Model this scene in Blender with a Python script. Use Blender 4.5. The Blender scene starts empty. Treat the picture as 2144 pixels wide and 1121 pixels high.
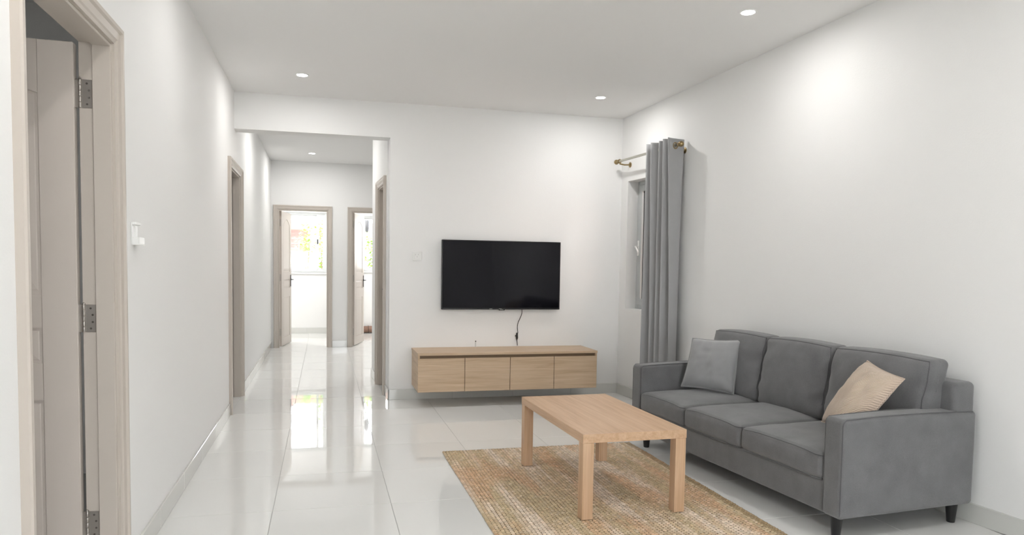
import bpy, bmesh, math, random
from mathutils import Vector, Matrix, noise
random.seed(7)
PI = math.pi
scene = bpy.context.scene
COL = scene.collection

# ------------------------------------------------------------------ camera
CAM_H = 1.35
F_PX, CX, CY, YAW, PITCH, ROLL = 1500.0, 1063.58, 642.12, 0.251931, 0.0553876, 0.0150429
cam_d = bpy.data.cameras.new('camera')
cam_d.sensor_fit = 'HORIZONTAL'; cam_d.sensor_width = 36.0
cam_d.lens = F_PX * 36.0 / 2144.0
cam_d.shift_x = (1072 - CX) / 2144.0
cam_d.shift_y = (CY - 560.5) / 2144.0
cam_d.clip_start = 0.05
cam = bpy.data.objects.new('camera', cam_d); COL.objects.link(cam)
fw = Vector((math.sin(YAW)*math.cos(PITCH), math.cos(YAW)*math.cos(PITCH), -math.sin(PITCH)))
rt = Vector((math.cos(YAW), -math.sin(YAW), 0)); up = rt.cross(fw)
r2 = math.cos(ROLL)*rt + math.sin(ROLL)*up; u2 = -math.sin(ROLL)*rt + math.cos(ROLL)*up
M = Matrix.Identity(4)
for i in range(3):
    M[i][0] = r2[i]; M[i][1] = u2[i]; M[i][2] = -fw[i]
M[2][3] = CAM_H
cam.matrix_world = M
scene.camera = cam

# ------------------------------------------------------------------ world, sun, exposure
SKY_STRENGTH = 17.0
SUN_STRENGTH = 22.0
DOWNLIGHT_W = 11.5
scene.view_settings.view_transform = 'Standard'
scene.view_settings.look = 'None'
scene.view_settings.gamma = 1.0
scene.view_settings.use_curve_mapping = False
scene.view_settings.exposure = -0.13
world = bpy.data.worlds.new('overcast_sky'); scene.world = world; world.use_nodes = True
wn = world.node_tree.nodes; wl = world.node_tree.links
bg = wn['Background']; bg.inputs['Color'].default_value = (0.93, 0.965, 1.0, 1); bg.inputs['Strength'].default_value = SKY_STRENGTH
sun_d = bpy.data.lights.new('sun', 'SUN'); sun_d.energy = SUN_STRENGTH; sun_d.angle = math.radians(3); sun_d.color = (1, .96, .9)
sun = bpy.data.objects.new('sun', sun_d); COL.objects.link(sun)
sun.rotation_euler = Vector((0.35, 0.55, -0.9)).to_track_quat('-Z', 'Y').to_euler()

# ------------------------------------------------------------------ room numbers (metres)
XL = -0.81                      # left wall face
YB = 7.186                      # face of the wall with the screen
XR = 3.084                      # right wall meets it here
WY = -0.08085                   # the right wall is not quite square to it
H0 = 2.941; RISE = 0.0322       # ceiling height, and its slight rise along the right wall
YREAR = -2.2
XC = 0.631                      # corner of the passage
HH = 2.60; HC = 2.97            # lintel underside, passage ceiling
YE = 11.95                      # end wall of the passage
YF = 14.45                      # outer wall of the end rooms
ZTOP = 3.45
NW = Vector((math.cos(WY), -math.sin(WY), 0)); WD = Vector((math.sin(WY), math.cos(WY), 0))
CORNER = Vector((XR, YB, 0))
THW = math.atan2(-NW.y, -NW.x)
def W(d, s, z=0.0):             # d metres off the right wall, s metres from the corner towards the viewer
    return CORNER - d*NW - s*WD + Vector((0, 0, z))
def xr(y): return XR + (YB - y)*math.tan(-WY)
def ceil_z(x, y):
    t = max(0, min(1.05, (x - XL)/(xr(y) - XL)))
    return H0 + RISE*t*(YB - y)

# ------------------------------------------------------------------ materials
MATS = {}
def new_mat(name):
    m = bpy.data.materials.new(name); m.use_nodes = True
    nt = m.node_tree; b = nt.nodes['Principled BSDF']
    return m, nt, b
def N(nt, t, **kw):
    n = nt.nodes.new(t)
    for k, v in kw.items():
        if k in n.inputs: n.inputs[k].default_value = v
        else: setattr(n, k, v)
    return n
def plain(name, col, rough=.5, metal=0, spec=.5, bump=0, bscale=80, var=0, vscale=6, coat=0):
    m, nt, b = new_mat(name)
    b.inputs['Base Color'].default_value = (*col, 1); b.inputs['Roughness'].default_value = rough
    b.inputs['Metallic'].default_value = metal; b.inputs['Specular IOR Level'].default_value = spec
    b.inputs['Coat Weight'].default_value = coat; b.inputs['Coat Roughness'].default_value = .05
    tc = N(nt, 'ShaderNodeTexCoord')
    if var:
        no = N(nt, 'ShaderNodeTexNoise', Scale=vscale, Detail=4.0)
        nt.links.new(tc.outputs['Object'], no.inputs['Vector'])
        mx = N(nt, 'ShaderNodeMix', data_type='RGBA')
        mx.inputs[6].default_value = tuple(c*(1-var) for c in col) + (1,)
        mx.inputs[7].default_value = tuple(min(1, c*(1+var)) for c in col) + (1,)
        nt.links.new(no.outputs['Fac'], mx.inputs[0]); nt.links.new(mx.outputs[2], b.inputs['Base Color'])
    if bump:
        n2 = N(nt, 'ShaderNodeTexNoise', Scale=bscale, Detail=3.0)
        nt.links.new(tc.outputs['Object'], n2.inputs['Vector'])
        bp = N(nt, 'ShaderNodeBump', Strength=bump, Distance=.01)
        nt.links.new(n2.outputs['Fac'], bp.inputs['Height']); nt.links.new(bp.outputs['Normal'], b.inputs['Normal'])
    return m
def wood(name, axis, c1, c2, c3, rough=.45):
    m, nt, b = new_mat(name)
    tc = N(nt, 'ShaderNodeTexCoord'); mp = N(nt, 'ShaderNodeMapping')
    sc = [34, 34, 34]; sc[axis] = 1.6
    mp.inputs['Scale'].default_value = sc
    nt.links.new(tc.outputs['Object'], mp.inputs['Vector'])
    n1 = N(nt, 'ShaderNodeTexNoise', Scale=1.0, Detail=6.0, Roughness=.62, Distortion=.6)
    nt.links.new(mp.outputs['Vector'], n1.inputs['Vector'])
    mp2 = N(nt, 'ShaderNodeMapping'); sc2 = [190, 190, 190]; sc2[axis] = 5
    mp2.inputs['Scale'].default_value = sc2
    nt.links.new(tc.outputs['Object'], mp2.inputs['Vector'])
    n2 = N(nt, 'ShaderNodeTexNoise', Scale=1.0, Detail=3.0)
    nt.links.new(mp2.outputs['Vector'], n2.inputs['Vector'])
    ra = N(nt, 'ShaderNodeValToRGB')
    ra.color_ramp.elements[0].position = .3; ra.color_ramp.elements[0].color = (*c1, 1)
    ra.color_ramp.elements[1].position = .72; ra.color_ramp.elements[1].color = (*c3, 1)
    e = ra.color_ramp.elements.new(.5); e.color = (*c2, 1)
    nt.links.new(n1.outputs['Fac'], ra.inputs['Fac'])
    mx = N(nt, 'ShaderNodeMix', data_type='RGBA', blend_type='MULTIPLY'); mx.inputs[0].default_value = .22
    nt.links.new(ra.outputs['Color'], mx.inputs[6]); nt.links.new(n2.outputs['Fac'], mx.inputs[7])
    nt.links.new(mx.outputs[2], b.inputs['Base Color'])
    b.inputs['Roughness'].default_value = rough
    bp = N(nt, 'ShaderNodeBump', Strength=.12, Distance=.002)
    nt.links.new(n2.outputs['Fac'], bp.inputs['Height']); nt.links.new(bp.outputs['Normal'], b.inputs['Normal'])
    return m
def fabric(name, c, rough=.9, var=.14, weave=900, bump=.25, sheen=.3, ribs=None):
    m, nt, b = new_mat(name)
    tc = N(nt, 'ShaderNodeTexCoord')
    no = N(nt, 'ShaderNodeTexNoise', Scale=weave*.3, Detail=5.0, Roughness=.75); nt.links.new(tc.outputs['Object'], no.inputs['Vector'])
    n0 = N(nt, 'ShaderNodeTexNoise', Scale=9.0, Detail=5.0); nt.links.new(tc.outputs['Object'], n0.inputs['Vector'])
    mth = N(nt, 'ShaderNodeMath', operation='MULTIPLY_ADD'); mth.inputs[1].default_value = .6
    nt.links.new(no.outputs['Fac'], mth.inputs[0])
    m2 = N(nt, 'ShaderNodeMath', operation='MULTIPLY'); m2.inputs[1].default_value = .4
    nt.links.new(n0.outputs['Fac'], m2.inputs[0]); nt.links.new(m2.outputs[0], mth.inputs[2])
    mx = N(nt, 'ShaderNodeMix', data_type='RGBA')
    mx.inputs[6].default_value = tuple(x*(1-2*var) for x in c) + (1,); mx.inputs[7].default_value = tuple(min(1, x*(1+2*var)) for x in c) + (1,)
    nt.links.new(mth.outputs[0], mx.inputs[0]); nt.links.new(mx.outputs[2], b.inputs['Base Color'])
    b.inputs['Roughness'].default_value = rough; b.inputs['Specular IOR Level'].default_value = .2
    b.inputs['Sheen Weight'].default_value = sheen
    bp = N(nt, 'ShaderNodeBump', Strength=bump, Distance=.003)
    if ribs:
        wv = N(nt, 'ShaderNodeTexWave', Scale=ribs, Distortion=1.2); wv.bands_direction = 'DIAGONAL'
        nt.links.new(tc.outputs['Object'], wv.inputs['Vector'])
        nt.links.new(wv.outputs['Fac'], bp.inputs['Height'])
    else:
        nt.links.new(no.outputs['Fac'], bp.inputs['Height'])
    nt.links.new(bp.outputs['Normal'], b.inputs['Normal'])
    return m
def glass_mat(name, tint=(1, 1, 1), refl=.08):
    m = bpy.data.materials.new(name); m.use_nodes = True; nt = m.node_tree
    for n in list(nt.nodes): nt.nodes.remove(n)
    o = N(nt, 'ShaderNodeOutputMaterial'); t = N(nt, 'ShaderNodeBsdfTransparent'); g = N(nt, 'ShaderNodeBsdfGlossy')
    t.inputs['Color'].default_value = (*tint, 1); g.inputs['Roughness'].default_value = .02
    fr = N(nt, 'ShaderNodeFresnel', IOR=1.45); mx = N(nt, 'ShaderNodeMixShader')
    nt.links.new(fr.outputs[0], mx.inputs[0]); nt.links.new(t.outputs[0], mx.inputs[1]); nt.links.new(g.outputs[0], mx.inputs[2])
    nt.links.new(mx.outputs[0], o.inputs['Surface'])
    return m
def emit(name, col, s):
    m = bpy.data.materials.new(name); m.use_nodes = True; nt = m.node_tree
    for n in list(nt.nodes): nt.nodes.remove(n)
    o = N(nt, 'ShaderNodeOutputMaterial'); e = N(nt, 'ShaderNodeEmission', Color=(*col, 1), Strength=s)
    nt.links.new(e.outputs[0], o.inputs['Surface']); return m
def tile_mat(name, col, rough, var):
    m, nt, b = new_mat(name)
    oi = N(nt, 'ShaderNodeObjectInfo'); tc = N(nt, 'ShaderNodeTexCoord')
    no = N(nt, 'ShaderNodeTexNoise', Scale=2.2, Detail=5.0); nt.links.new(tc.outputs['Object'], no.inputs['Vector'])
    ad = N(nt, 'ShaderNodeMath', operation='ADD'); nt.links.new(oi.outputs['Random'], ad.inputs[0]); nt.links.new(no.outputs['Fac'], ad.inputs[1])
    hf = N(nt, 'ShaderNodeMath', operation='MULTIPLY'); hf.inputs[1].default_value = .5; nt.links.new(ad.outputs[0], hf.inputs[0])
    mx = N(nt, 'ShaderNodeMix', data_type='RGBA')
    mx.inputs[6].default_value = tuple(c*(1-var) for c in col) + (1,); mx.inputs[7].default_value = tuple(min(1, c*(1+var)) for c in col) + (1,)
    nt.links.new(hf.outputs[0], mx.inputs[0]); nt.links.new(mx.outputs[2], b.inputs['Base Color'])
    b.inputs['Roughness'].default_value = rough; b.inputs['IOR'].default_value = 1.55
    n2 = N(nt, 'ShaderNodeTexNoise', Scale=3.5, Detail=1.0); nt.links.new(tc.outputs['Object'], n2.inputs['Vector'])
    bp = N(nt, 'ShaderNodeBump', Strength=.03, Distance=.01)
    nt.links.new(n2.outputs['Fac'], bp.inputs['Height']); nt.links.new(bp.outputs['Normal'], b.inputs['Normal'])
    return m

M_WALL = plain('white_wall_paint', (.875, .872, .86), .75, spec=.25, bump=.06, bscale=120)
M_CEIL = plain('white_ceiling_paint', (.90, .895, .885), .85, spec=.2)
M_TRIM = plain('warm_grey_door_paint', (.545, .49, .435), .38, bump=.02, bscale=60)
M_LEAF = plain('warm_grey_leaf_paint', (.575, .515, .465), .36, bump=.02, bscale=60)
M_TILE = tile_mat('polished_white_floor_tile', (.81, .81, .79), .03, .025)
M_GROUT = plain('grey_grout', (.42, .42, .41), .9)
M_BASE = tile_mat('polished_grey_skirting_tile', (.66, .66, .63), .06, .03)
OAK = ((.53, .37, .23), (.63, .46, .305), (.71, .54, .38))
BEECH = ((.58, .36, .21), (.68, .45, .28), (.76, .53, .35))
M_OAKX = wood('light_oak_grain_sideways', 0, *OAK)
M_OAKY = wood('light_oak_grain_deep', 1, *OAK)
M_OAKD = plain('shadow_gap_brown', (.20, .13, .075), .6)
M_BCHX = wood('beech_grain_crosswise', 0, *BEECH)
M_BCHY = wood('beech_grain_lengthwise', 1, *BEECH)
M_BCHZ = wood('beech_grain_upright', 2, *BEECH)
M_SOFA = fabric('charcoal_grey_weave', (.155, .155, .158), var=.34)
M_PIPE = fabric('charcoal_grey_piping', (.105, .105, .108))
M_PIL1 = fabric('light_grey_velvet', (.285, .286, .29), .75, .06, sheen=.6)
M_PIL2 = fabric('beige_ribbed_knit', (.62, .50, .40), .85, .08, bump=.9, ribs=42)
M_CURT = fabric('grey_curtain_cloth', (.42, .42, .425), .8, .07, weave=700, bump=.12)
M_BLKP = plain('black_painted_wood', (.012, .012, .013), .4)
M_TVB = plain('black_plastic', (.008, .008, .009), .3)
M_SCR = plain('dark_glass_screen', (.004, .004, .007), .07, spec=.3)
M_STEEL = plain('brushed_hinge_steel', (.40, .37, .34), .38, metal=.9, bump=.05, bscale=300)
M_DARKM = plain('black_handle_metal', (.03, .03, .032), .35, metal=.6)
M_SCREW = plain('screw_hole_dark', (.08, .07, .06), .5)
M_BRASS = plain('antique_brass', (.36, .27, .14), .28, metal=1)
M_RODM = plain('brushed_nickel_rod', (.50, .49, .43), .32, metal=.9)
M_WPL = plain('white_plastic', (.84, .84, .82), .35)
M_GPL = plain('grey_plastic', (.62, .62, .60), .4)
M_ALU = plain('white_aluminium', (.78, .80, .80), .35)
M_ALUG = plain('grey_aluminium', (.50, .52, .52), .35)
M_GASK = plain('black_rubber_gasket', (.02, .02, .02), .7)
M_GLASS = glass_mat('clear_window_glass')
M_DLED = emit('white_led_diffuser', (1, .98, .96), 30)
M_CABLE = plain('black_cable', (.012, .012, .012), .5)
M_GREEN = plain('green_leaf', (.16, .36, .04), .5, var=.4, vscale=4)
M_STEM = plain('brown_stem', (.15, .09, .04), .8)
M_EXTW = plain('white_render', (.78, .77, .74), .9, var=.05)
M_EXTP = plain('pinkish_brown_render', (.42, .27, .23), .9, var=.1)
M_EXTD = plain('dark_red_shutter', (.20, .10, .09), .7)
M_GROUND = plain('pale_concrete', (.55, .54, .51), .9, var=.08)
M_MAT = plain('reddish_brown_mat', (.33, .20, .15), .95, var=.25, vscale=40)

# ------------------------------------------------------------------ mesh helpers
class MB:
    """collects shapes, then becomes ONE mesh object"""
    def __init__(self, off=(0, 0, 0)): self.bm = bmesh.new(); self.off = Vector(off)
    def box(self, a, b, bev=0, seg=1):
        x0, y0, z0 = a; x1, y1, z1 = b
        vs = [self.bm.verts.new(Vector(p)-self.off) for p in ((x0,y0,z0),(x1,y0,z0),(x1,y1,z0),(x0,y1,z0),(x0,y0,z1),(x1,y0,z1),(x1,y1,z1),(x0,y1,z1))]
        fs = [self.bm.faces.new([vs[i] for i in f]) for f in ((0,3,2,1),(4,5,6,7),(0,1,5,4),(1,2,6,5),(2,3,7,6),(3,0,4,7))]
        if bev:
            es = list({e for f in fs for e in f.edges})
            bmesh.ops.bevel(self.bm, geom=es, offset=bev, segments=seg, affect='EDGES', profile=.5)
        return self
    def prism(self, poly, axis, a, b):
        """poly of 2-D points extruded along axis from a to b"""
        def P(p, t):
            v = [p[0], p[1]]; v.insert(axis, t); return Vector(v)-self.off
        A = [self.bm.verts.new(P(p, a)) for p in poly]; B = [self.bm.verts.new(P(p, b)) for p in poly]
        n = len(poly)
        self.bm.faces.new(A); self.bm.faces.new(B[::-1])
        for i in range(n): self.bm.faces.new((A[i], A[(i+1) % n], B[(i+1) % n], B[i]))
        return self
    def tube(self, pts, r, n=10, cap=True):
        pts = [Vector(p)-self.off for p in pts]; rings = []
        rr = r if isinstance(r, (list, tuple)) else [r]*len(pts)
        u = None
        for i, p in enumerate(pts):
            t = (pts[min(i+1, len(pts)-1)] - pts[max(i-1, 0)]).normalized()
            if u is None:
                a = Vector((0, 0, 1)) if abs(t.z) < .9 else Vector((1, 0, 0)); u = t.cross(a).normalized()
            u = (u - t*u.dot(t)).normalized(); v = t.cross(u)
            rings.append([self.bm.verts.new(p + rr[i]*(math.cos(2*PI*k/n)*u + math.sin(2*PI*k/n)*v)) for k in range(n)])
        for a, b in zip(rings, rings[1:]):
            for k in range(n): self.bm.faces.new((a[k], a[(k+1) % n], b[(k+1) % n], b[k]))
        if cap: self.bm.faces.new(rings[0][::-1]); self.bm.faces.new(rings[-1])
        return self
    def lathe(self, prof, c=(0, 0, 0), axis=(0, 0, 1), n=24):
        """prof: (radius, height) along axis"""
        ax = Vector(axis).normalized(); a = Vector((1, 0, 0)) if abs(ax.x) < .9 else Vector((0, 1, 0))
        u = ax.cross(a).normalized(); v = ax.cross(u); c = Vector(c)-self.off; rings = []
        for r, h in prof:
            r = max(r, 1e-5)
            rings.append([self.bm.verts.new(c + ax*h + r*(math.cos(2*PI*k/n)*u + math.sin(2*PI*k/n)*v)) for k in range(n)])
        for p, q in zip(rings, rings[1:]):
            for k in range(n): self.bm.faces.new((p[k], p[(k+1) % n], q[(k+1) % n], q[k]))
        self.bm.faces.new(rings[0][::-1]); self.bm.faces.new(rings[-1])
        return self
    def torus(self, c, axis, R, r, n=24, m=8):
        ax = Vector(axis).normalized(); a = Vector((0, 0, 1)) if abs(ax.z) < .9 else Vector((1, 0, 0))
        u = ax.cross(a).normalized(); v = ax.cross(u); c = Vector(c)-self.off
        g = []
        for i in range(n):
            e = math.cos(2*PI*i/n)*u + math.sin(2*PI*i/n)*v
            g.append([self.bm.verts.new(c + e*(R + r*math.cos(2*PI*j/m)) + ax*r*math.sin(2*PI*j/m)) for j in range(m)])
        for i in range(n):
            for j in range(m): self.bm.faces.new((g[i][j], g[(i+1) % n][j], g[(i+1) % n][(j+1) % m], g[i][(j+1) % m]))
        return self
    def soft(self, a, b, r, k=4, m=6, fn=None):
        """box with round edges of radius r; fn(p_rel, half) may push the points about"""
        a = Vector(a); b = Vector(b); c = (a+b)/2; h = (b-a)/2
        def axl(hh):
            inner = [-(hh-r) + 2*(hh-r)*i/m for i in range(m+1)]
            bord = [r*math.tan(math.radians(45*(i+1)/k)) for i in range(k)]
            return [-(hh-r)-t for t in reversed(bord)] + inner + [(hh-r)+t for t in bord]
        L = [axl(h[i]) for i in range(3)]; cache = {}
        def vert(p):
            q = Vector([max(-(h[i]-r), min(h[i]-r, p[i])) for i in range(3)])
            d = p-q
            if d.length > 1e-9: p = q + d.normalized()*r
            key = (round(p.x, 5), round(p.y, 5), round(p.z, 5))
            if key not in cache:
                pp = fn(p.copy(), h) if fn else p
                cache[key] = self.bm.verts.new(c + pp - self.off)
            return cache[key]
        for ax in range(3):
            i1, i2 = (ax+1) % 3, (ax+2) % 3
            for sg in (-1, 1):
                for i in range(len(L[i1])-1):
                    for j in range(len(L[i2])-1):
                        q = []
                        for (di, dj) in ((0,0),(1,0),(1,1),(0,1)):
                            p = Vector((0,0,0)); p[ax] = sg*h[ax]; p[i1] = L[i1][i+di]; p[i2] = L[i2][j+dj]
                            q.append(vert(p))
                        if sg < 0: q.reverse()
                        if len(set(q)) >= 3:
                            qq = []
                            for w_ in q:
                                if w_ not in qq: qq.append(w_)
                            try: self.bm.faces.new(qq)
                            except ValueError: pass
        return self
    def quad(self, pts):
        self.bm.faces.new([self.bm.verts.new(Vector(p)-self.off) for p in pts]); return self
    def build(self, name, mat, parent=None, smooth=False, angle=40):
        me = bpy.data.meshes.new(name)
        bmesh.ops.recalc_face_normals(self.bm, faces=self.bm.faces[:])
        self.bm.to_mesh(me); self.bm.free()
        me.materials.append(mat)
        o = bpy.data.objects.new(name, me); COL.objects.link(o)
        if parent: o.parent = parent
        if smooth:
            for p in me.polygons: p.use_smooth = True
            if angle < 180: me.set_sharp_from_angle(angle=math.radians(angle))
        return o
def tag(o, label=None, cat=None, group=None, kind=None):
    if label: o['label'] = label
    if cat: o['category'] = cat
    if group: o['group'] = group
    if kind: o['kind'] = kind
    return o
def empty(name, loc=(0, 0, 0), rz=0):
    o = bpy.data.objects.new(name, None); COL.objects.link(o); o.location = loc; o.rotation_euler = (0, 0, rz)
    o.empty_display_size = .1
    return o
def child(name, mesh_obj, parent, loc=(0, 0, 0), rot=(0, 0, 0)):
    c = mesh_obj.copy(); c.name = name; COL.objects.link(c); c.parent = parent; c.location = loc; c.rotation_euler = rot
    return c
def wall_boxes(mb, u0, u1, z0, z1, t0, t1, holes, place):
    """a wall of thickness t0..t1 from u0 to u1 with holes (u0,u1,z0,z1); place(u,t,z) gives the point"""
    us = sorted({u0, u1, *[h[0] for h in holes], *[h[1] for h in holes]})
    for a, b in zip(us, us[1:]):
        hs = [h for h in holes if h[0] <= a+1e-6 and h[1] >= b-1e-6]
        segs = [(z0, z1)]
        for h in hs:
            ns = []
            for (p, q) in segs:
                if h[2] > p: ns.append((p, min(q, h[2])))
                if h[3] < q: ns.append((max(p, h[3]), q))
            segs = ns
        for (p, q) in segs:
            P = [place(*c) for c in ((a,t0,p),(b,t0,p),(b,t1,p),(a,t1,p),(a,t0,q),(b,t0,q),(b,t1,q),(a,t1,q))]
            vs = [mb.bm.verts.new(Vector(x)-mb.off) for x in P]
            for f in ((0,3,2,1),(4,5,6,7),(0,1,5,4),(1,2,6,5),(2,3,7,6),(3,0,4,7)): mb.bm.faces.new([vs[i] for i in f])

# ------------------------------------------------------------------ the shell
TL = .115
DA = (2.29, 3.165, 2.20)        # near doorway in the left wall: y0, y1, opening height
DB = (6.76, 7.61, 2.20)         # next doorway
LIN = .02
mb = MB()
wall_boxes(mb, YREAR-.2, YE, 0, ZTOP, 0, TL, [(DA[0]-LIN, DA[1]+LIN, 0, DA[2]+LIN), (DB[0]-LIN, DB[1]+LIN, 0, DB[2]+LIN)], lambda u, t, z: (XL-t, u, z))
wl_ = tag(mb.build('wall_left', M_WALL), kind='structure')

mb = MB()   # screen wall and the lintel over the passage
wall_boxes(mb, XL, XR+.4, 0, ZTOP, 0, .2, [(XL, XC, 0, HH)], lambda u, t, z: (u, YB+t, z))
tag(mb.build('wall_back', M_WALL), kind='structure')

WIN_S = (.145, 1.12); WIN_Z = (.925, 2.265)
mb = MB()
wall_boxes(mb, 0, 9.6, 0, ZTOP, 0, .2, [(WIN_S[0], WIN_S[1], WIN_Z[0], WIN_Z[1])], lambda u, t, z: W(-t, u, z))
tag(mb.build('wall_right', M_WALL), kind='structure')

REAR = (.2, 1.7, 2.25)
mb = MB()
wall_boxes(mb, XL-TL, 4.3, 0, ZTOP, 0, .2, [(REAR[0], REAR[1], 0, REAR[2])], lambda u, t, z: (u, YREAR-t, z))
tag(mb.build('wall_rear', M_WALL), kind='structure')

# passage: its right side runs slightly askew to (XH, YH), then the passage widens
XH, YH = .561, 8.74
HU = Vector((XH-XC, YH-YB, 0)); HLEN = HU.length; HU.normalize(); HN = Vector((HU.y, -HU.x, 0))
DC = (.36, .93, 2.19)           # along HU
mb = MB()
wall_boxes(mb, .2, HLEN, 0, ZTOP, 0, .15, [(DC[0]-LIN, DC[1]+LIN, 0, DC[2]+LIN)], lambda u, t, z: Vector((XC, YB, z)) + HU*u + HN*t)
tag(mb.build('wall_passage_right', M_WALL), kind='structure')
mb = MB(); wall_boxes(mb, XH+.15, 3.3, 0, ZTOP, 0, .15, [], lambda u, t, z: (u, YH-t, z))
tag(mb.build('wall_passage_corner', M_WALL), kind='structure')
mb = MB(); wall_boxes(mb, YH-.15, YE+.15, 0, ZTOP, 0, .15, [], lambda u, t, z: (3.3+t, u, z))
tag(mb.build('wall_passage_far_right', M_WALL), kind='structure')
D1 = (-.70, .055, 2.20); D2 = (.445, 1.20, 2.20)
mb = MB()
wall_boxes(mb, -2.0, 3.3, 0, ZTOP, 0, .12, [(D1[0]-LIN, D1[1]+LIN, 0, D1[2]+LIN), (D2[0]-LIN, D2[1]+LIN, 0, D2[2]+LIN)], lambda u, t, z: (u, YE+t, z))
tag(mb.build('wall_passage_end', M_WALL), kind='structure')
# the two end rooms
W1 = (-1.15, .05, 1.18, 2.34); W2 = (.72, 1.75, 1.22, 2.31)
mb = MB()
wall_boxes(mb, -2.0, 2.5, 0, ZTOP, 0, .18, [W1, W2], lambda u, t, z: (u, YF+t, z))
tag(mb.build('wall_end_rooms_outer', M_WALL), kind='structure')
mb = MB().box((-2.15, YE, 0), (-2.0, YF+.18, ZTOP)); tag(mb.build('wall_end_room_left', M_WALL), kind='structure')
mb = MB().box((.20, YE+.12, 0), (.30, YF, ZTOP)); tag(mb.build('wall_between_end_rooms', M_WALL), kind='structure')
mb = MB().box((2.35, YE+.12, 0), (2.5, YF, ZTOP)); tag(mb.build('wall_end_room_right', M_WALL), kind='structure')
# rooms behind the left wall
mb = MB(); mb.box((-3.4, 1.1, 0), (XL-TL, 1.2, ZTOP)).box((-3.4, 5.0, 0), (XL-TL, 5.1, ZTOP)).box((-3.5, 1.1, 0), (-3.4, 9.6, ZTOP)).box((-3.4, 9.5, 0), (XL-TL, 9.6, ZTOP))
tag(mb.build('wall_side_rooms', M_WALL), kind='structure')

# ceilings
mb = MB(); n = 14; g = []
for j in range(n+1):
    y = YREAR + (YB-YREAR)*j/n
    g.append([mb.bm.verts.new((XL + (xr(y)+.05-XL)*i/n, y, ceil_z(XL + (xr(y)-XL)*i/n, y))) for i in range(n+1)])
top = [[mb.bm.verts.new((v.co.x, v.co.y, v.co.z+.04)) for v in row] for row in g]
for j in range(n):
    for i in range(n):
        mb.bm.faces.new((g[j][i], g[j+1][i], g[j+1][i+1], g[j][i+1])); mb.bm.faces.new((top[j][i], top[j][i+1], top[j+1][i+1], top[j+1][i]))
tag(mb.build('ceiling', M_CEIL, smooth=True), kind='structure')
mb = MB().box((XL, YB+.2, HC), (3.3, YE, HC+.05)); tag(mb.build('ceiling_passage', M_CEIL), kind='structure')
mb = MB().box((-2.0, YE+.12, HC), (2.35, YF, HC+.05)); tag(mb.build('ceiling_end_rooms', M_CEIL), kind='structure')
mb = MB().box((-3.4, 1.2, 2.9), (XL-TL, 9.5, 2.95)); tag(mb.build('ceiling_side_rooms', M_CEIL), kind='structure')
mb = MB().box((-3.8, YREAR-.3, ZTOP), (4.6, YF+.3, ZTOP+.15)); tag(mb.build('light_seal_slab', M_EXTW), kind='structure')  # unseen slab added over the ceilings to stop sky light leaking in

# floor: grout bed with polished tiles
mb = MB().box((-3.5, YREAR-.2, -.06), (4.3, YF+.18, -.0018))
floor = tag(mb.build('floor', M_GROUT), kind='structure')
TX, TY, GAP = .64, .672, .0028
tile_cache = {}
def tile_mesh(w, l):
    k = (round(w, 3), round(l, 3))
    if k not in tile_cache:
        b = MB(); b.box((-w/2, -l/2, -.010), (w/2, l/2, 0)); 
        es = [e for e in b.bm.edges if all(abs(v.co.z) < 1e-6 for v in e.verts)]
        bmesh.ops.bevel(b.bm, geom=es, offset=.0012, segments=1, affect='EDGES')
        me = bpy.data.meshes.new('tile'); bmesh.ops.recalc_face_normals(b.bm, faces=b.bm.faces[:]); b.bm.to_mesh(me); b.bm.free()
        me.materials.append(M_TILE); tile_cache[k] = me
    return tile_cache[k]
def tiles(x0, x1, y0, y1, x1f=None):
    i0 = math.floor((x0+.27)/TX); j0 = math.floor((y0-4.03)/TY)
    j = j0
    while 4.03+j*TY < y1:
        ya, yb = max(y0, 4.03+j*TY), min(y1, 4.03+(j+1)*TY)
        xe = x1f((ya+yb)/2) if x1f else x1
        i = i0
        while -.27+i*TX < xe:
            xa, xb = max(x0, -.27+i*TX), min(xe, -.27+(i+1)*TX)
            if xb-xa > .03 and yb-ya > .03:
                w, l = xb-xa-GAP, yb-ya-GAP
                o = bpy.data.objects.new('tile', tile_mesh(w, l)); COL.objects.link(o); o.parent = floor
                o.location = ((xa+xb)/2, (ya+yb)/2, 0)
                o.rotation_euler = (random.uniform(-1, 1)*.0006, random.uniform(-1, 1)*.0006, 0)
            i += 1
        j += 1
tiles(XL, 0, YREAR, YB+.2, lambda y: xr(y)-.005 if y < YB-.1 else min(XC, 9))
tiles(XL, 2.2, YB+.2, YE, lambda y: XC-.03 if y < YH-.2 else 2.2)
tiles(-.75, .2, YE, YF); tiles(.3, 1.4, YE, YF)
tiles(-2.2, XL, 2.3, 3.9); tiles(-1.6, XL, 6.7, 7.9)

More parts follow.
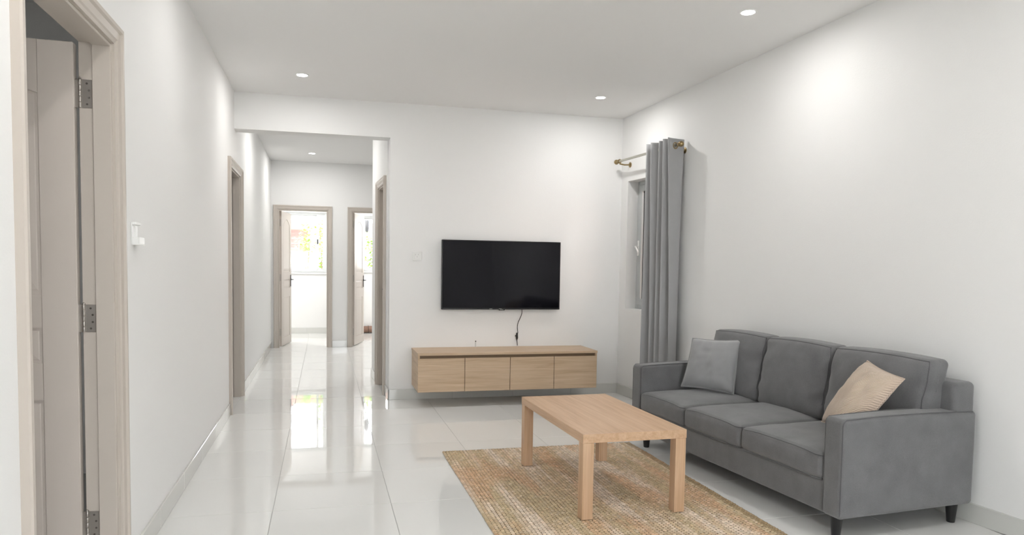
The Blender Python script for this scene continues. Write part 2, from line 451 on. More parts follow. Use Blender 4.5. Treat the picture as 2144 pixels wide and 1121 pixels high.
# skirting of polished tiles
def baseboard(name, p0, p1, inward, h=.105, t=.012, piece=.64):
    p0 = Vector(p0); p1 = Vector(p1); L = (p1-p0).length; u = (p1-p0)/L
    rz = math.atan2(u.y, u.x); nl = Vector((-math.sin(rz), math.cos(rz), 0)); sg = 1 if nl.dot(Vector(inward)) > 0 else -1
    b = MB()
    b.box((0, 0, 0), (L, sg*(t-.003), h-.001))
    root = tag(b.build(name, M_GROUT), kind='structure'); root.location = p0; root.rotation_euler = (0, 0, rz)
    x = 0; meshes = {}
    while x < L-.01:
        w = min(piece, L-x)-.002
        k = round(w, 3)
        if k not in meshes:
            q = MB(); q.box((0, 0, 0), (w, sg*t, h), .0015); me = bpy.data.meshes.new('skirting_tile')
            bmesh.ops.recalc_face_normals(q.bm, faces=q.bm.faces[:]); q.bm.to_mesh(me); q.bm.free(); me.materials.append(M_BASE); meshes[k] = me
        o = bpy.data.objects.new('skirting_tile', meshes[k]); COL.objects.link(o); o.parent = root; o.location = (x+.001, 0, 0)
        x += piece
CW = .075
baseboard('baseboard_left_near', (XL, DA[1]+CW, 0), (XL, DB[0]-CW, 0), (1, 0, 0))
baseboard('baseboard_left_far', (XL, DB[1]+CW, 0), (XL, YE, 0), (1, 0, 0))
baseboard('baseboard_left_rear', (XL, YREAR, 0), (XL, DA[0]-CW, 0), (1, 0, 0))
baseboard('baseboard_back', (XC, YB, 0), (XR, YB, 0), (0, -1, 0))
baseboard('baseboard_right', W(0, 0), W(0, 9.0), (-1, 0, 0))
hp = lambda u: Vector((XC, YB, 0)) + HU*u
baseboard('baseboard_passage_right', hp(DC[1]+CW), hp(HLEN), (-1, 0, 0))
baseboard('baseboard_passage_corner', hp(0), hp(DC[0]-CW), (-1, 0, 0))
baseboard('baseboard_passage_end', (D1[1]+CW, YE, 0), (D2[0]-CW, YE, 0), (0, -1, 0))
baseboard('baseboard_end_room_left', (-1.6, YF, 0), (.20, YF, 0), (0, -1, 0))
baseboard('baseboard_end_room_right', (.30, YF, 0), (2.3, YF, 0), (0, -1, 0))

# ------------------------------------------------------------------ doors
def casing(W_, H_, parent, cw=CW):
    """U-shaped mitred moulding round an opening, standing proud on -y"""
    prof = [(.004, .004), (.004, -.010), (.016, -.014), (.022, -.019), (cw-.026, -.022), (cw-.018, -.030), (cw-.004, -.030), (cw, -.024), (cw, .004)]
    b = MB(); rows = []
    for (w, t) in prof:
        rows.append([b.bm.verts.new(p) for p in ((-w, t, 0), (-w, t, H_+w), (W_+w, t, H_+w), (W_+w, t, 0))])
    for p, q in zip(rows, rows[1:]):
        for k in range(3): b.bm.faces.new((p[k], p[k+1], q[k+1], q[k]))
    b.bm.faces.new([r[0] for r in rows]); b.bm.faces.new([r[3] for r in rows][::-1])
    return b.build('casing', M_TRIM, parent)
def lining(W_, H_, t, parent, stop=(.085, .105)):
    b = MB()
    b.box((-LIN, 0, 0), (0, t, H_+LIN)); b.box((W_, 0, 0), (W_+LIN, t, H_+LIN)); b.box((0, 0, H_), (W_, t, H_+LIN))
    o = b.build('jamb', M_TRIM, parent)
    b = MB(); s0, s1 = stop
    b.box((0, 0, 0), (.012, s1, H_), .002).box((W_-.012, 0, 0), (W_, s1, H_), .002).box((.012, 0, H_-.012), (W_-.012, s1, H_), .002)
    b.build('door_stop', M_TRIM, parent)
def leaf(w, h, parent, loc, rz, handle_side=1, mirror=1, lever=True):
    """door leaf hinged at x=0, reaching to x=w; thickness centred on y"""
    th = .038; rec = .007; st = .125
    root = empty_leaf = None
    b = MB(); z0 = .008
    b.box((.02, -th/2+rec, z0+.02), (w-.02, th/2-rec, h-.02))
    for x0, x1 in ((0, st), (w-st, w)): b.box((x0, -th/2, z0), (x1, th/2, h), .002)
    zs = [(z0, .14), (.80, .945), (1.085, 1.21)]
    for a, c in zs: b.box((st, -th/2, a), (w-st, th/2, c))
    arch = [(st, h)] + [(st, 1.99)]
    nn = 12
    for i in range(nn+1):
        x = st + (w-2*st)*i/nn; s = math.sin(PI*i/nn)
        arch.append((x, 1.99 + .085*s**1.2))
    arch += [(w-st, h)]
    # top rail with its arched underside
    poly = [(st, h)] + [p for p in arch[2:-1]] + [(w-st, h)]
    b.prism(poly, 1, -th/2, th/2)
    lf = b.build('leaf', M_LEAF, parent); lf.location = loc; lf.rotation_euler = (0, 0, rz)
    def raised(poly):
        # a bevelled field standing in the recess on both faces
        cx = sum(p[0] for p in poly)/len(poly); cz = sum(p[1] for p in poly)/len(poly)
        mnx = min(p[0] for p in poly); mxx = max(p[0] for p in poly); mnz = min(p[1] for p in poly); mxz = max(p[1] for p in poly)
        def ins(p, d): 
            return (cx + (p[0]-cx)*(1-2*d/(mxx-mnx)), cz + (p[1]-cz)*(1-2*d/(mxz-mnz)))
        q = MB()
        for sg in (-1, 1):
            lev = [(0.012, th/2-rec), (.016, th/2-rec+.002), (.034, th/2-.002), (.036, th/2-.002)]
            rings = [[q.bm.verts.new((ins(p, d)[0], sg*y, ins(p, d)[1])) for p in poly] for d, y in lev]
            k = len(poly)
            for r1, r2_ in zip(rings, rings[1:]):
                for i in range(k): q.bm.faces.new((r1[i], r1[(i+1) % k], r2_[(i+1) % k], r2_[i]))
            q.bm.faces.new(rings[-1])
        return q.build('panel', M_LEAF, lf)
    raised([(st, 1.21), (w-st, 1.21)] + [p for p in reversed(arch[2:-1])])
    raised([(st, .945), (w-st, .945), (w-st, 1.085), (st, 1.085)])
    raised([(st, .14), (w-st, .14), (w-st, .80), (st, .80)])
    if lever:
        q = MB(); xh = w-.06
        for sg in (-1, 1):
            q.box((xh-.018, sg*th/2, .96), (xh+.018, sg*(th/2+.008), 1.16), .003)
            q.lathe([(.011, 0), (.011, .042)], (xh, sg*th/2, 1.08), (0, sg, 0), 12)
            y = sg*(th/2+.042)
            q.tube([(xh+.006, y, 1.08), (xh-.03, y+sg*.004, 1.08), (xh-.08, y, 1.081), (xh-.115, y-sg*.006, 1.079)], [.011, .010, .009, .008], 8)
        q.build('handle', M_DARKM, lf, smooth=True)
        q = MB().box((w-.001, -.012, .98), (w+.0015, .012, 1.14)); q.build('lock_plate', M_STEEL, lf)
    return lf
def hinge(parent, loc, rz, hh=.11, pw=.042):
    """plate flat on local x-z facing -y, knuckle at x=0"""
    b = MB(); b.box((.004, -.0025, -hh/2), (pw, 0, hh/2), .0008)
    b.box((-.02, -.0025, -hh/2), (-.004, 0, hh/2), .0008)
    o = b.build('hinge', M_STEEL, parent); o.location = loc; o.rotation_euler = (0, 0, rz)
    k = MB()
    for i in range(5):
        za = -hh/2 + hh*i/5 + .0008; zb = -hh/2 + hh*(i+1)/5 - .0008
        k.lathe([(.0055, za), (.006, za+.001), (.006, zb-.001), (.0055, zb)], (0, -.004, 0), (0, 0, 1), 10)
    k.lathe([(.004, hh/2), (.0065, hh/2+.001), (.005, hh/2+.006), (0, hh/2+.008)], (0, -.004, 0), (0, 0, 1), 10)
    k.build('knuckle', M_STEEL, o, smooth=True)
    s = MB()
    for i, z in enumerate((-.04, -.014, .014, .04)):
        s.lathe([(.0042, 0), (.0042, .0006), (.002, .0012)], (.024 if i in (0, 3) else .031, -.0025, z), (0, -1, 0), 8)
    s.build('screw', M_SCREW, o)
    return o

# near door in the left wall, wide open into the side room; local x = +y, local y = -x
dA = tag(empty('door_1', (XL, DA[0], 0), PI/2), kind='structure')
wA = DA[1]-DA[0]
casing(wA, DA[2], dA); lining(wA, DA[2], TL, dA, (.066, .066))
leaf(wA-.012, DA[2]-.008, dA, (wA-.004+.019-.014, TL+.014, 0), PI/2 - .0)
for z in (2.0, 1.12, .285): hinge(dA, (wA-.0005, TL-.004, z), -PI/2 + 0)
# next doorway: the leaf is swung out of sight, the keep plate shows
dB = tag(empty('door_2', (XL, DB[0], 0), PI/2), kind='structure')
wB = DB[1]-DB[0]
casing(wB, DB[2], dB); lining(wB, DB[2], TL, dB, (.066, .066))
b = MB(); b.box((wB-.0025, .072, .99), (wB, .100, 1.09), .0008); sp = b.build('strike_plate', M_STEEL, dB)
b = MB(); b.box((wB-.003, .080, 1.02), (wB-.0024, .094, 1.06)); b.build('latch_hole', M_SCREW, sp)
leaf(wB-.012, DB[2]-.008, dB, (-.025, TL+.02, 0), PI/2+.12, lever=True)
# shut door on the right of the passage; local x runs towards the viewer, local y into the wall
rzc = math.atan2(-HU.y, -HU.x)
dC = tag(empty('door_3', hp(DC[1]), rzc), kind='structure')
wC = DC[1]-DC[0]
casing(wC, DC[2], dC); lining(wC, DC[2], .15, dC, (.085, .085))
lf = leaf(wC-.008, DC[2]-.006, dC, (wC-.004, .106, 0), PI)
# two open doors at the end of the passage
d1 = tag(empty('door_4', (D1[0], YE, 0), 0), kind='structure'); w1 = D1[1]-D1[0]
casing(w1, D1[2], d1); lining(w1, D1[2], .12, d1, (.07, .07))
leaf(w1-.01, D1[2]-.008, d1, (.024, .128, 0), math.radians(81))
d2 = tag(empty('door_5', (D2[0], YE, 0), 0), kind='structure'); w2 = D2[1]-D2[0]
casing(w2, D2[2], d2); lining(w2, D2[2], .12, d2, (.07, .07))
leaf(w2-.01, D2[2]-.008, d2, (.024, .128, 0), math.radians(75))
for dd in (d1, d2):
    for z in (2.0, 1.12, .24):
        b = MB(); b.box((0, .075, z-.055), (.004, .118, z+.055), .0008)
        hg = b.build('hinge', M_STEEL, dd)
        b = MB(); b.lathe([(.007, z-.055), (.007, z+.055)], (.008, .126, 0), (0, 0, 1), 10); b.build('knuckle', M_STEEL, hg, smooth=True)
        b = MB(); b.box((.022, .104, z-.055), (.034, .108, z+.055)); b.build('leaf_plate', M_STEEL, hg)

# ------------------------------------------------------------------ windows
def frame_box(b, x0, x1, z0, z1, y0, y1, w):
    b.box((x0, y0, z0), (x0+w, y1, z1), .003).box((x1-w, y0, z0), (x1, y1, z1), .003)
    b.box((x0+w, y0, z0), (x1-w, y1, z0+w), .003).box((x0+w, y0, z1-w), (x1-w, y1, z1), .003)
def sliding_window(name, x0, x1, z0, z1, split):
    root = tag(empty(name, (x0, YF+.05, z0), 0), kind='structure'); Wd = x1-x0; Hd = z1-z0; sp_ = split-x0
    b = MB(); frame_box(b, 0, Wd, 0, Hd, 0, .08, .035); b.build('window_frame', M_ALU, root)
    for k, (a, c, y) in enumerate(((.03, sp_+.02, .045), (sp_-.02, Wd-.03, .012))):
        b = MB(); frame_box(b, a, c, .03, Hd-.03, y, y+.028, .042); s = b.build('sash', M_ALU, root)
        b = MB(); b.box((a+.04, y+.011, .07), (c-.04, y+.016, Hd-.07)); b.build('pane', M_GLASS, s)
        if k: 
            b = MB(); b.box((a+.012, y-.012, Hd*.48), (a+.03, y, Hd*.48+.09), .003); b.build('latch', M_DARKM, s)
    b = MB(); b.box((-.03, -.075, -.03), (Wd+.03, .08, 0), .004); b.build('window_sill', M_WPL, root)
sliding_window('window_1', *W1, -.12)
sliding_window('window_2', *W2, 1.25)
# casement behind the curtain; local x = d towards room (so y along s), frame set back in the wall
w3 = tag(empty('window_3', W(-.12, WIN_S[0], WIN_Z[0]), THW), kind='structure')
Ws = WIN_S[1]-WIN_S[0]; Hz = WIN_Z[1]-WIN_Z[0]
def fr(b, s0, s1, z0, z1, d0, d1, w):
    b.box((d0, s0, z0), (d1, s0+w, z1), .003).box((d0, s1-w, z0), (d1, s1, z1), .003)
    b.box((d0, s0+w, z0), (d1, s1-w, z0+w), .003).box((d0, s0+w, z1-w), (d1, s1-w, z1), .003)
b = MB(); fr(b, 0, Ws, 0, Hz, -.06, 0, .045); b.build('window_frame', M_ALUG, w3)
for a, c in ((.04, Ws/2), (Ws/2, Ws-.04)):
    b = MB(); fr(b, a+.003, c-.003, .043, Hz-.043, -.045, .012, .066); s = b.build('sash', M_ALUG, w3)
    b = MB(); fr(b, a+.067, c-.067, .107, Hz-.107, -.026, -.012, .006); b.build('gasket', M_GASK, s)
    b = MB(); b.box((-.02, a+.06, .1), (-.014, c-.06, Hz-.1)); b.build('pane', M_GLASS, s)
    if a < .1:
        b = MB(); b.box((.012, a+.012, .56), (.022, a+.042, .72), .003); b.tube([(.02, a+.027, .66), (.055, a+.027, .655), (.06, a+.05, .65), (.058, a+.09, .60)], .008, 8)
        b.build('handle', M_WPL, s, smooth=True)
# unseen glazed sliding doors, added behind the viewer to let daylight in
rd = tag(empty('added_glazed_door', (REAR[0], YREAR-.12, 0), 0), kind='structure')
RW = REAR[1]-REAR[0]
b = MB(); frame_box(b, 0, RW, 0, REAR[2], 0, .08, .05); b.build('window_frame', M_ALU, rd)
for k in range(2):
    b = MB(); a = .05 + k*(RW-.1)/2; frame_box(b, a, a+(RW-.1)/2, .05, REAR[2]-.05, .01+.035*k, .04+.035*k, .06); s = b.build('sash', M_ALU, rd)
    b = MB(); b.box((a+.055, .022+.035*k, .1), (a+(RW-.1)/2-.055, .028+.035*k, REAR[2]-.1)); b.build('pane', M_GLASS, s)
def portal(loc, rot, sx, sy):
    l = bpy.data.lights.new('sky_portal', 'AREA'); l.shape = 'RECTANGLE'; l.size = sx; l.size_y = sy; l.cycles.is_portal = True
    o = bpy.data.objects.new('sky_portal', l); COL.objects.link(o); o.location = loc; o.rotation_euler = rot
portal(((REAR[0]+REAR[1])/2, YREAR-.22, REAR[2]/2), (PI/2, 0, PI), RW, REAR[2])
portal(((W1[0]+W1[1])/2, YF+.2, (W1[2]+W1[3])/2), (PI/2, 0, 0), W1[1]-W1[0], W1[3]-W1[2])
portal(((W2[0]+W2[1])/2, YF+.2, (W2[2]+W2[3])/2), (PI/2, 0, 0), W2[1]-W2[0], W2[3]-W2[2])

# ------------------------------------------------------------------ downlights
def downlight(x, y, z, label, r=.055, power=None):
    root = tag(empty('downlight', (x, y, z)), label, 'ceiling light', 'recessed round ceiling lights')
    b = MB(); b.lathe([(r*.82, .002), (r*.80, -.004), (r*.98, -.006), (r, -.003), (r, .002)], n=32); b.build('trim_ring', M_WPL, root, smooth=True)
    b = MB(); b.lathe([(0, -.0045), (r*.78, -.0045), (r*.78, -.001), (0, -.001)], n=32); b.build('diffuser', M_DLED, root)
    l = bpy.data.lights.new('lamp', 'AREA'); l.shape = 'DISK'; l.size = r*1.5; l.energy = power or DOWNLIGHT_W; l.spread = math.radians(180); l.color = (1, .985, .965)
    o = bpy.data.objects.new('lamp', l); COL.objects.link(o); o.parent = root; o.location = (0, 0, -.009)
    return root
for (x, y, lb) in ((-.18, 6.40, 'small round white ceiling downlight near the passage lintel, above the left wall side'),
                   (2.53, 6.44, 'small round white ceiling downlight near the corner above the curtain'),
                   (2.66, 4.21, 'large-looking round ceiling downlight nearest the viewer, above the sofa'),
                   (-.18, 1.8, 'added unseen ceiling downlight left behind the viewer'),  # from here down: unseen lamps added to light the room
                   (2.75, 1.8, 'added unseen ceiling downlight right behind the viewer'),
                   (2.8, -.6, 'added unseen ceiling downlight by the rear wall on the right'),
                   (-.18, -.6, 'added unseen ceiling downlight by the rear wall on the left')):
    downlight(x, y, ceil_z(x, y), lb, power=DOWNLIGHT_W*(.75 if y > 4 else 1.1))
downlight(-.17, 11.0, HC, 'small round downlight in the passage ceiling before the end doors', power=DOWNLIGHT_W*1.1)
downlight(-2.3, 2.6, 2.9, 'added fill downlight in the side room behind the open near door', power=DOWNLIGHT_W*.8)  # unseen lamp added to brighten the side room
downlight(-.12, 4.15, ceil_z(-.12, 4.15), 'added weak fill downlight near the open left door', power=DOWNLIGHT_W*.5)  # out of view, added to lift the left wall
downlight(-.9, 13.3, HC, 'added fill downlight in the left end room', power=DOWNLIGHT_W*4)  # unseen lamp added to make the left end room bright
downlight(1.3, 13.3, HC, 'added fill downlight in the right end room', power=DOWNLIGHT_W*4)  # likewise added, unseen, to brighten the right end room
downlight(-.17, 8.45, HC, 'passage ceiling downlight just behind the lintel', power=DOWNLIGHT_W*1.1)
downlight(1.7, 10.3, HC, 'added fill downlight in the side arm of the passage', power=DOWNLIGHT_W*1.2)  # unseen extra lamp added because the passage was too dark

# ------------------------------------------------------------------ television
tv = tag(empty('television', (1.768, YB, .910)), 'flat black television mounted on the white wall above the console', 'television')
TW, THT, YF0 = 1.248, .703, -.062
b = MB(); b.box((-TW/2, YF0+.012, 0), (TW/2, YF0+.040, THT), .004); b.build('back_housing', M_TVB, tv)
b = MB(); b.box((-.32, YF0+.040, .10), (.32, YF0+.056, .52), .006); b.build('electronics_box', M_TVB, tv)
b = MB(); b.box((-.2, -.008, .2), (.2, 0, .45)); b.build('wall_mount', M_DARKM, tv)
b = MB(); fb = .008
b.box((-TW/2, YF0, 0), (-TW/2+fb, YF0+.014, THT), .002).box((TW/2-fb, YF0, 0), (TW/2, YF0+.014, THT), .002)
b.box((-TW/2+fb, YF0, THT-fb), (TW/2-fb, YF0+.014, THT), .002).box((-TW/2+fb, YF0, 0), (TW/2-fb, YF0+.014, .016), .002)
b.build('bezel', M_TVB, tv)
b = MB(); b.box((-TW/2+fb, YF0+.003, .016), (TW/2-fb, YF0+.012, THT-fb)); b.build('screen', M_SCR, tv)
b = MB(); b.prism([(-.035, 0), (-.028, -.008), (.028, -.008), (.035, 0)], 1, YF0-.001, YF0+.012); bd = b.build('badge', M_TVB, tv)
b = MB()
for i, w_ in enumerate((.006, .004, .006, .005)): b.box((-.016+i*.009, YF0-.0016, -.002), (-.016+i*.009+w_, YF0-.0008, .003))
b.build('badge_mark', M_GPL, bd)
for sx in (-.10, .0):
    b = MB(); b.box((sx-.03, YF0-.0005, .006), (sx+.0, YF0-.0001, .009)); b.build('bezel_print', M_GPL, tv)
cab = tag(empty('power_cable', (1.99, YB, .53)), 'thin black power cable hanging from the television to the console', 'cable')
b = MB((1.99, YB, .53)); pts = []
for t in range(21):
    u = t/20; z = .93 - u*.27; x = 1.992 - .045*u + .012*math.sin(u*7); pts.append((x, YB-.022, z))
b.tube(pts, .0035, 8); b.build('cord', M_CABLE, cab, smooth=True)
b = MB((1.99, YB, .53)); b.lathe([(.004, .035), (.010, .028), (.012, -.02), (.007, -.035), (.004, -.045)], (1.945, YB-.022, .632), (0, 0, 1), 10)
b.box((1.925, YB-.028, .628), (1.94, YB-.016, .640), .002)
b.build('connector', M_CABLE, cab, smooth=True)
b = MB((1.99, YB, .53)); b.tube([(1.945, YB-.022, .60), (1.949, YB-.022, .56), (1.951, YB-.022, .533)], .004, 8); b.build('lower_cord', M_CABLE, cab, smooth=True)

# ------------------------------------------------------------------ floating console
CX0, CX1, CYF, CZ0, CZ1 = .858, 2.655, YB-.485, .150, .523
con = tag(empty('wall_console', ((CX0+CX1)/2, YB, CZ0)), 'long light-oak floating console with four flap doors below the television', 'cabinet')
of = ((CX0+CX1)/2, YB, CZ0)
b = MB(of); b.box((CX0-.004, CYF-.004, CZ1-.024), (CX1+.004, YB, CZ1), .0015); b.build('top_panel', M_OAKX, con)
b = MB(of); b.box((CX0, CYF+.001, CZ0), (CX0+.018, YB, CZ1-.024), .001); b.build('side_panel', M_OAKY, con)
b = MB(of); b.box((CX1-.018, CYF+.001, CZ0), (CX1, YB, CZ1-.024), .001); b.build('side_panel', M_OAKY, con)
b = MB(of); b.box((CX0+.018, CYF+.019, CZ0+.002), (CX1-.018, YB, CZ0+.02)); b.build('bottom_panel', M_OAKX, con)
b = MB(of); b.box((CX0+.018, CYF+.022, CZ1-.062), (CX1-.018, CYF+.038, CZ1-.024)); b.build('finger_groove', M_OAKD, con)
b = MB(of); b.box((CX0+.018, CYF+.024, CZ0+.02), (CX1-.018, CYF+.04, CZ1-.062)); b.build('carcass_front', M_OAKD, con)
xs = [CX0+.001 + (CX1-CX0-.002)*i/4 for i in range(5)]
for i in range(4):
    b = MB(of); b.box((xs[i]+.0026, CYF, CZ0), (xs[i+1]-.0026, CYF+.018, CZ1-.052), .001); b.build('flap_door', M_OAKX, con)
pg = tag(empty('cable_stub', (1.505, YB-.03, CZ1)), 'short pale cable stub standing upright on the console top', 'cable')
b = MB(); b.tube([(0, 0, 0), (0, 0, .035), (.001, 0, .055)], .0045, 8); b.build('sheath', M_GPL, pg, smooth=True)
b = MB(); b.lathe([(.006, .055), (.006, .062), (.003, .066)], (.001, 0, 0), (0, 0, 1), 8); b.build('end_cap', M_DARKM, pg)

# ------------------------------------------------------------------ wall plates
sw = tag(empty('wall_switch', (.904, YB, 1.443)), 'square white wall switch between the passage corner and the television', 'switch')
b = MB(); b.box((-.046, -.009, -.045), (.046, 0, .045), .003); b.build('plate', M_WPL, sw)
b = MB(); b.box((-.032, -.012, -.03), (.032, -.008, .03), .002); b.build('rocker', M_WPL, sw)
b = MB(); b.box((-.02, -.0125, .008), (-.014, -.0118, .02)).box((.006, -.0125, .008), (.012, -.0118, .02)).box((-.004, -.0125, -.012), (.002, -.0118, -.002)); b.build('print_mark', M_GPL, sw)
s2 = tag(empty('passage_switch', (XL, 7.86, 1.487), PI/2), 'white wall switch beside the second left doorway in the passage', 'switch')
b = MB(); b.box((-.05, -.010, -.055), (.05, 0, .055), .003); b.build('plate', M_WPL, s2)
b = MB(); b.box((-.03, -.015, -.035), (.03, -.009, .035), .003); b.build('rocker', M_WPL, s2)
hd = tag(empty('remote_holder', (XL, 3.47, 1.42), PI/2), 'small white remote-control holder fixed to the left wall beside the near door', 'holder')
b = MB(); b.box((-.045, -.006, 0), (.045, 0, .10), .002); b.build('back_plate', M_WPL, hd)
b = MB(); b.box((-.045, -.034, .0), (.045, -.006, .004), .001).box((-.045, -.034, .004), (.045, -.030, .034), .001).box((-.045, -.03, .004), (-.041, -.006, .034)).box((.041, -.03, .004), (.045, -.006, .034)); b.build('cup', M_WPL, hd)
b = MB(); b.box((-.045, -.020, .088), (.045, -.006, .10), .002); b.build('upper_lip', M_WPL, hd)

# ------------------------------------------------------------------ curtain, rod
RD, RZ = .125, 2.462
rodb = W(RD, .75, RZ)
rod = tag(empty('curtain_rod', rodb, THW), 'metal curtain rod with ball finials mounted over the side window', 'curtain rod')
b = MB((RD, .75, RZ)); b.tube([(RD, .15, RZ), (RD, 1.30, RZ)], .0125, 14); b.build('pole', M_RODM, rod, smooth=True)
for s, sg in ((.15, -1), (1.30, 1)):
    b = MB((RD, .75, RZ))
    prof = [(.013, -.005), (.019, 0), (.019, .008), (.012, .012)] + [(.026*math.sin(a), .036-.026*math.cos(a)) for a in [PI*(.14+.86*i/10) for i in range(11)]]
    b.lathe(prof, (RD, s, RZ), (0, sg, 0), 18); b.build('finial', M_BRASS, rod, smooth=True)
for s in (.185, 1.205):
    b = MB((RD, .75, RZ)); b.lathe([(.028, 0), (.028, .006), (.012, .010), (.009, .02)], (0, s, RZ-.03), (1, 0, 0), 16)
    b.tube([(.01, s, RZ-.03), (.07, s, RZ-.034), (RD, s, RZ-.026)], .0075, 8)
    b.torus((RD, s, RZ), (0, 1, 0), .017, .006, 16, 6); b.build('bracket', M_BRASS, rod, smooth=True)

cb = W(RD, 1.0, .03)
cur = tag(empty('curtain', cb, THW), 'single grey eyelet curtain bunched to one side of the window behind the sofa', 'curtain')
NP = 8
def curt(t, z):
    """t 0..1 across the folds, z height; returns (d, s)"""
    k = (2.52-z)/2.5
    s0 = .865-.035*k; s1 = 1.270+.03*k
    ph = t*NP*PI
    tri = math.asin(.97*math.cos(ph))/1.325
    amp = (.083 - .018*k + .012*math.sin(ph*.37+2*k))
    if t > 1-1/NP: amp *= 1.0+.12*(1-k)
    s = s0 + (s1-s0)*(t + .012*math.sin(ph*1.0+k*2.5)) + .006*math.sin(5*k+ph*.7)
    d = RD - .004 + amp*tri*(1 if NP % 2 == 0 else -1)
    return d, s
b = MB((RD, 1.0, .03)); NT, NZ = NP*14, 34
g = []
for j in range(NZ+1):
    z = .03 + (2.525-.03)*j/NZ
    g.append([b.bm.verts.new(Vector((*curt(i/NT, z), z)) - b.off) for i in range(NT+1)])
for j in range(NZ):
    for i in range(NT): b.bm.faces.new((g[j][i], g[j][i+1], g[j+1][i+1], g[j+1][i]))
cl = b.build('cloth', M_CURT, cur, smooth=True, angle=180)
md = cl.modifiers.new('thickness', 'SOLIDIFY'); md.thickness = .0035; md.offset = 0
for p in range(NP):
    t = (p+.5)/NP
    d, s = curt(t, RZ); d2_, s2_ = curt(t+.01, RZ); d3, s3 = curt(t-.01, RZ)
    tan = Vector((d2_-d3, s2_-s3, 0)).normalized(); ax = Vector((-tan.y, tan.x, 0))
    b = MB((RD, 1.0, .03)); b.torus((d, s, RZ), ax, .026, .006, 22, 8); b.build('eyelet', M_BRASS if p == NP-1 else M_RODM, cur, smooth=True)
b = MB((RD, 1.0, .03))   # hem stitched along the bottom
for j, (za, zb) in enumerate(((.03, .11),)):
    hb = [[b.bm.verts.new(Vector((*curt(i/NT, z), z)) + Vector((.003, .002, 0)) - b.off) for i in range(NT+1)] for z in (za, zb)]
    for i in range(NT): b.bm.faces.new((hb[0][i], hb[0][i+1], hb[1][i+1], hb[1][i]))
b.build('hem', M_CURT, cur, smooth=True, angle=180)

# ------------------------------------------------------------------ rug
RX0, RX1, RY0, RY1 = .828, 2.300, 2.88, 5.085
rug = tag(empty('jute_rug', ((RX0+RX1)/2, (RY0+RY1)/2, 0)), 'chunky woven jute rug in straw, green and rust tones under the coffee table', 'rug')
ro = Vector(rug.location)
b = MB(ro); b.box((RX0+.008, RY0+.008, .0005), (RX1-.008, RY1-.008, .006)); 
M_RUGB = plain('dark_jute_backing', (.20, .145, .08), .95)
b.build('backing', M_RUGB, rug)
def rug_mat():
    m, nt, bs = new_mat('jute_braid'); at = N(nt, 'ShaderNodeAttribute'); at.attribute_name = 'Col'
    nt.links.new(at.outputs['Color'], bs.inputs['Base Color']); bs.inputs['Roughness'].default_value = .95; bs.inputs['Specular IOR Level'].default_value = .15
    tc = N(nt, 'ShaderNodeTexCoord'); mp = N(nt, 'ShaderNodeMapping'); mp.inputs['Scale'].default_value = (900, 160, 300); no = N(nt, 'ShaderNodeTexNoise', Scale=1.0, Detail=2.0)
    nt.links.new(tc.outputs['Object'], mp.inputs['Vector']); nt.links.new(mp.outputs['Vector'], no.inputs['Vector'])
    bp = N(nt, 'ShaderNodeBump', Strength=.5, Distance=.002); nt.links.new(no.outputs['Fac'], bp.inputs['Height']); nt.links.new(bp.outputs['Normal'], bs.inputs['Normal'])
    return m
STRAW, OLIVE, PALE, RUST, DARK = [Vector(c) for c in ((.64, .50, .34), (.58, .47, .305), (.80, .68, .56), (.66, .44, .28), (.30, .21, .11))]
def lerp3(a, b, t): return a*(1-t) + b*t
def sst(a, b, x):
    t = max(0, min(1, (x-a)/(b-a))); return t*t*(3-2*t)
verts, faces, cols = [], [], []
def stitch(cx, cy, lx, ly, hz, rot, col):
    base = len(verts); n = 7
    c, s = math.cos(rot), math.sin(rot)
    for (k, zz) in ((1.0, .004), (.86, .55*hz+.004), (.45, hz+.004)):
        for i in range(n):
            a = 2*PI*i/n; x = lx*k*math.cos(a); y = ly*k*math.sin(a)
            verts.append((cx + x*c - y*s - ro.x, cy + x*s + y*c - ro.y, zz)); cols.append(col)
    for r in range(2):
        for i in range(n): faces.append((base+r*n+i, base+r*n+(i+1) % n, base+(r+1)*n+(i+1) % n, base+(r+1)*n+i))
    faces.append(tuple(base+2*n+i for i in range(n)))
PX, PY = .0215, .0235
nx = int((RX1-RX0)/PX); ny = int((RY1-RY0)/PY)
for i in range(nx):
    off = random.random()*PY
    for j in range(ny):
        x = RX0 + (i+.5)*PX; y = RY0 + (j+.5)*PY + (off if j < ny-1 else 0)
        x += .004*noise.noise((y*2.2, i*.3, 0))
        # yarn shade drifts slowly along each row and differs from row to row
        v1 = noise.noise((i*.23+3, y*1.3, 1.3)); v2 = noise.noise((i*.9, y*1.8+5, 7.7)); v3 = noise.noise((i*.14+9, y*1.7+2, 4.1))
        c0 = lerp3(STRAW, OLIVE, sst(-.1, .45, v1+.4*v2)); c0 = lerp3(c0, PALE, sst(-.2, .4, -v1+.6*v2))
        c0 = lerp3(c0, RUST, .85*sst(.08, .42, v3+.25*v2 + (.16 if i < 7 else 0)))
        c0 = lerp3(c0, random.choice((PALE, STRAW, OLIVE, RUST)), random.uniform(0, .35))
        if i >= nx-2: c0 = lerp3(c0, DARK, .6)
        if j in (0, ny-1): c0 = lerp3(c0, DARK, random.uniform(.1, .5))
        f = random.uniform(.84, 1.1)
        stitch(x, y, PX*random.uniform(.55, .66), PY*random.uniform(.40, .50), random.uniform(.006, .0105), (.5 if i % 2 else -.5)+random.uniform(-.22, .22), (c0[0]*f, c0[1]*f, c0[2]*f, 1))
me = bpy.data.meshes.new('braid'); me.from_pydata(verts, [], faces); me.update()
ca = me.color_attributes.new('Col', 'FLOAT_COLOR', 'POINT'); ca.data.foreach_set('color', [x for c in cols for x in c])
for p in me.polygons: p.use_smooth = True
me.materials.append(rug_mat())
br = bpy.data.objects.new('braid', me); COL.objects.link(br); br.parent = rug; br['kind'] = 'stuff'

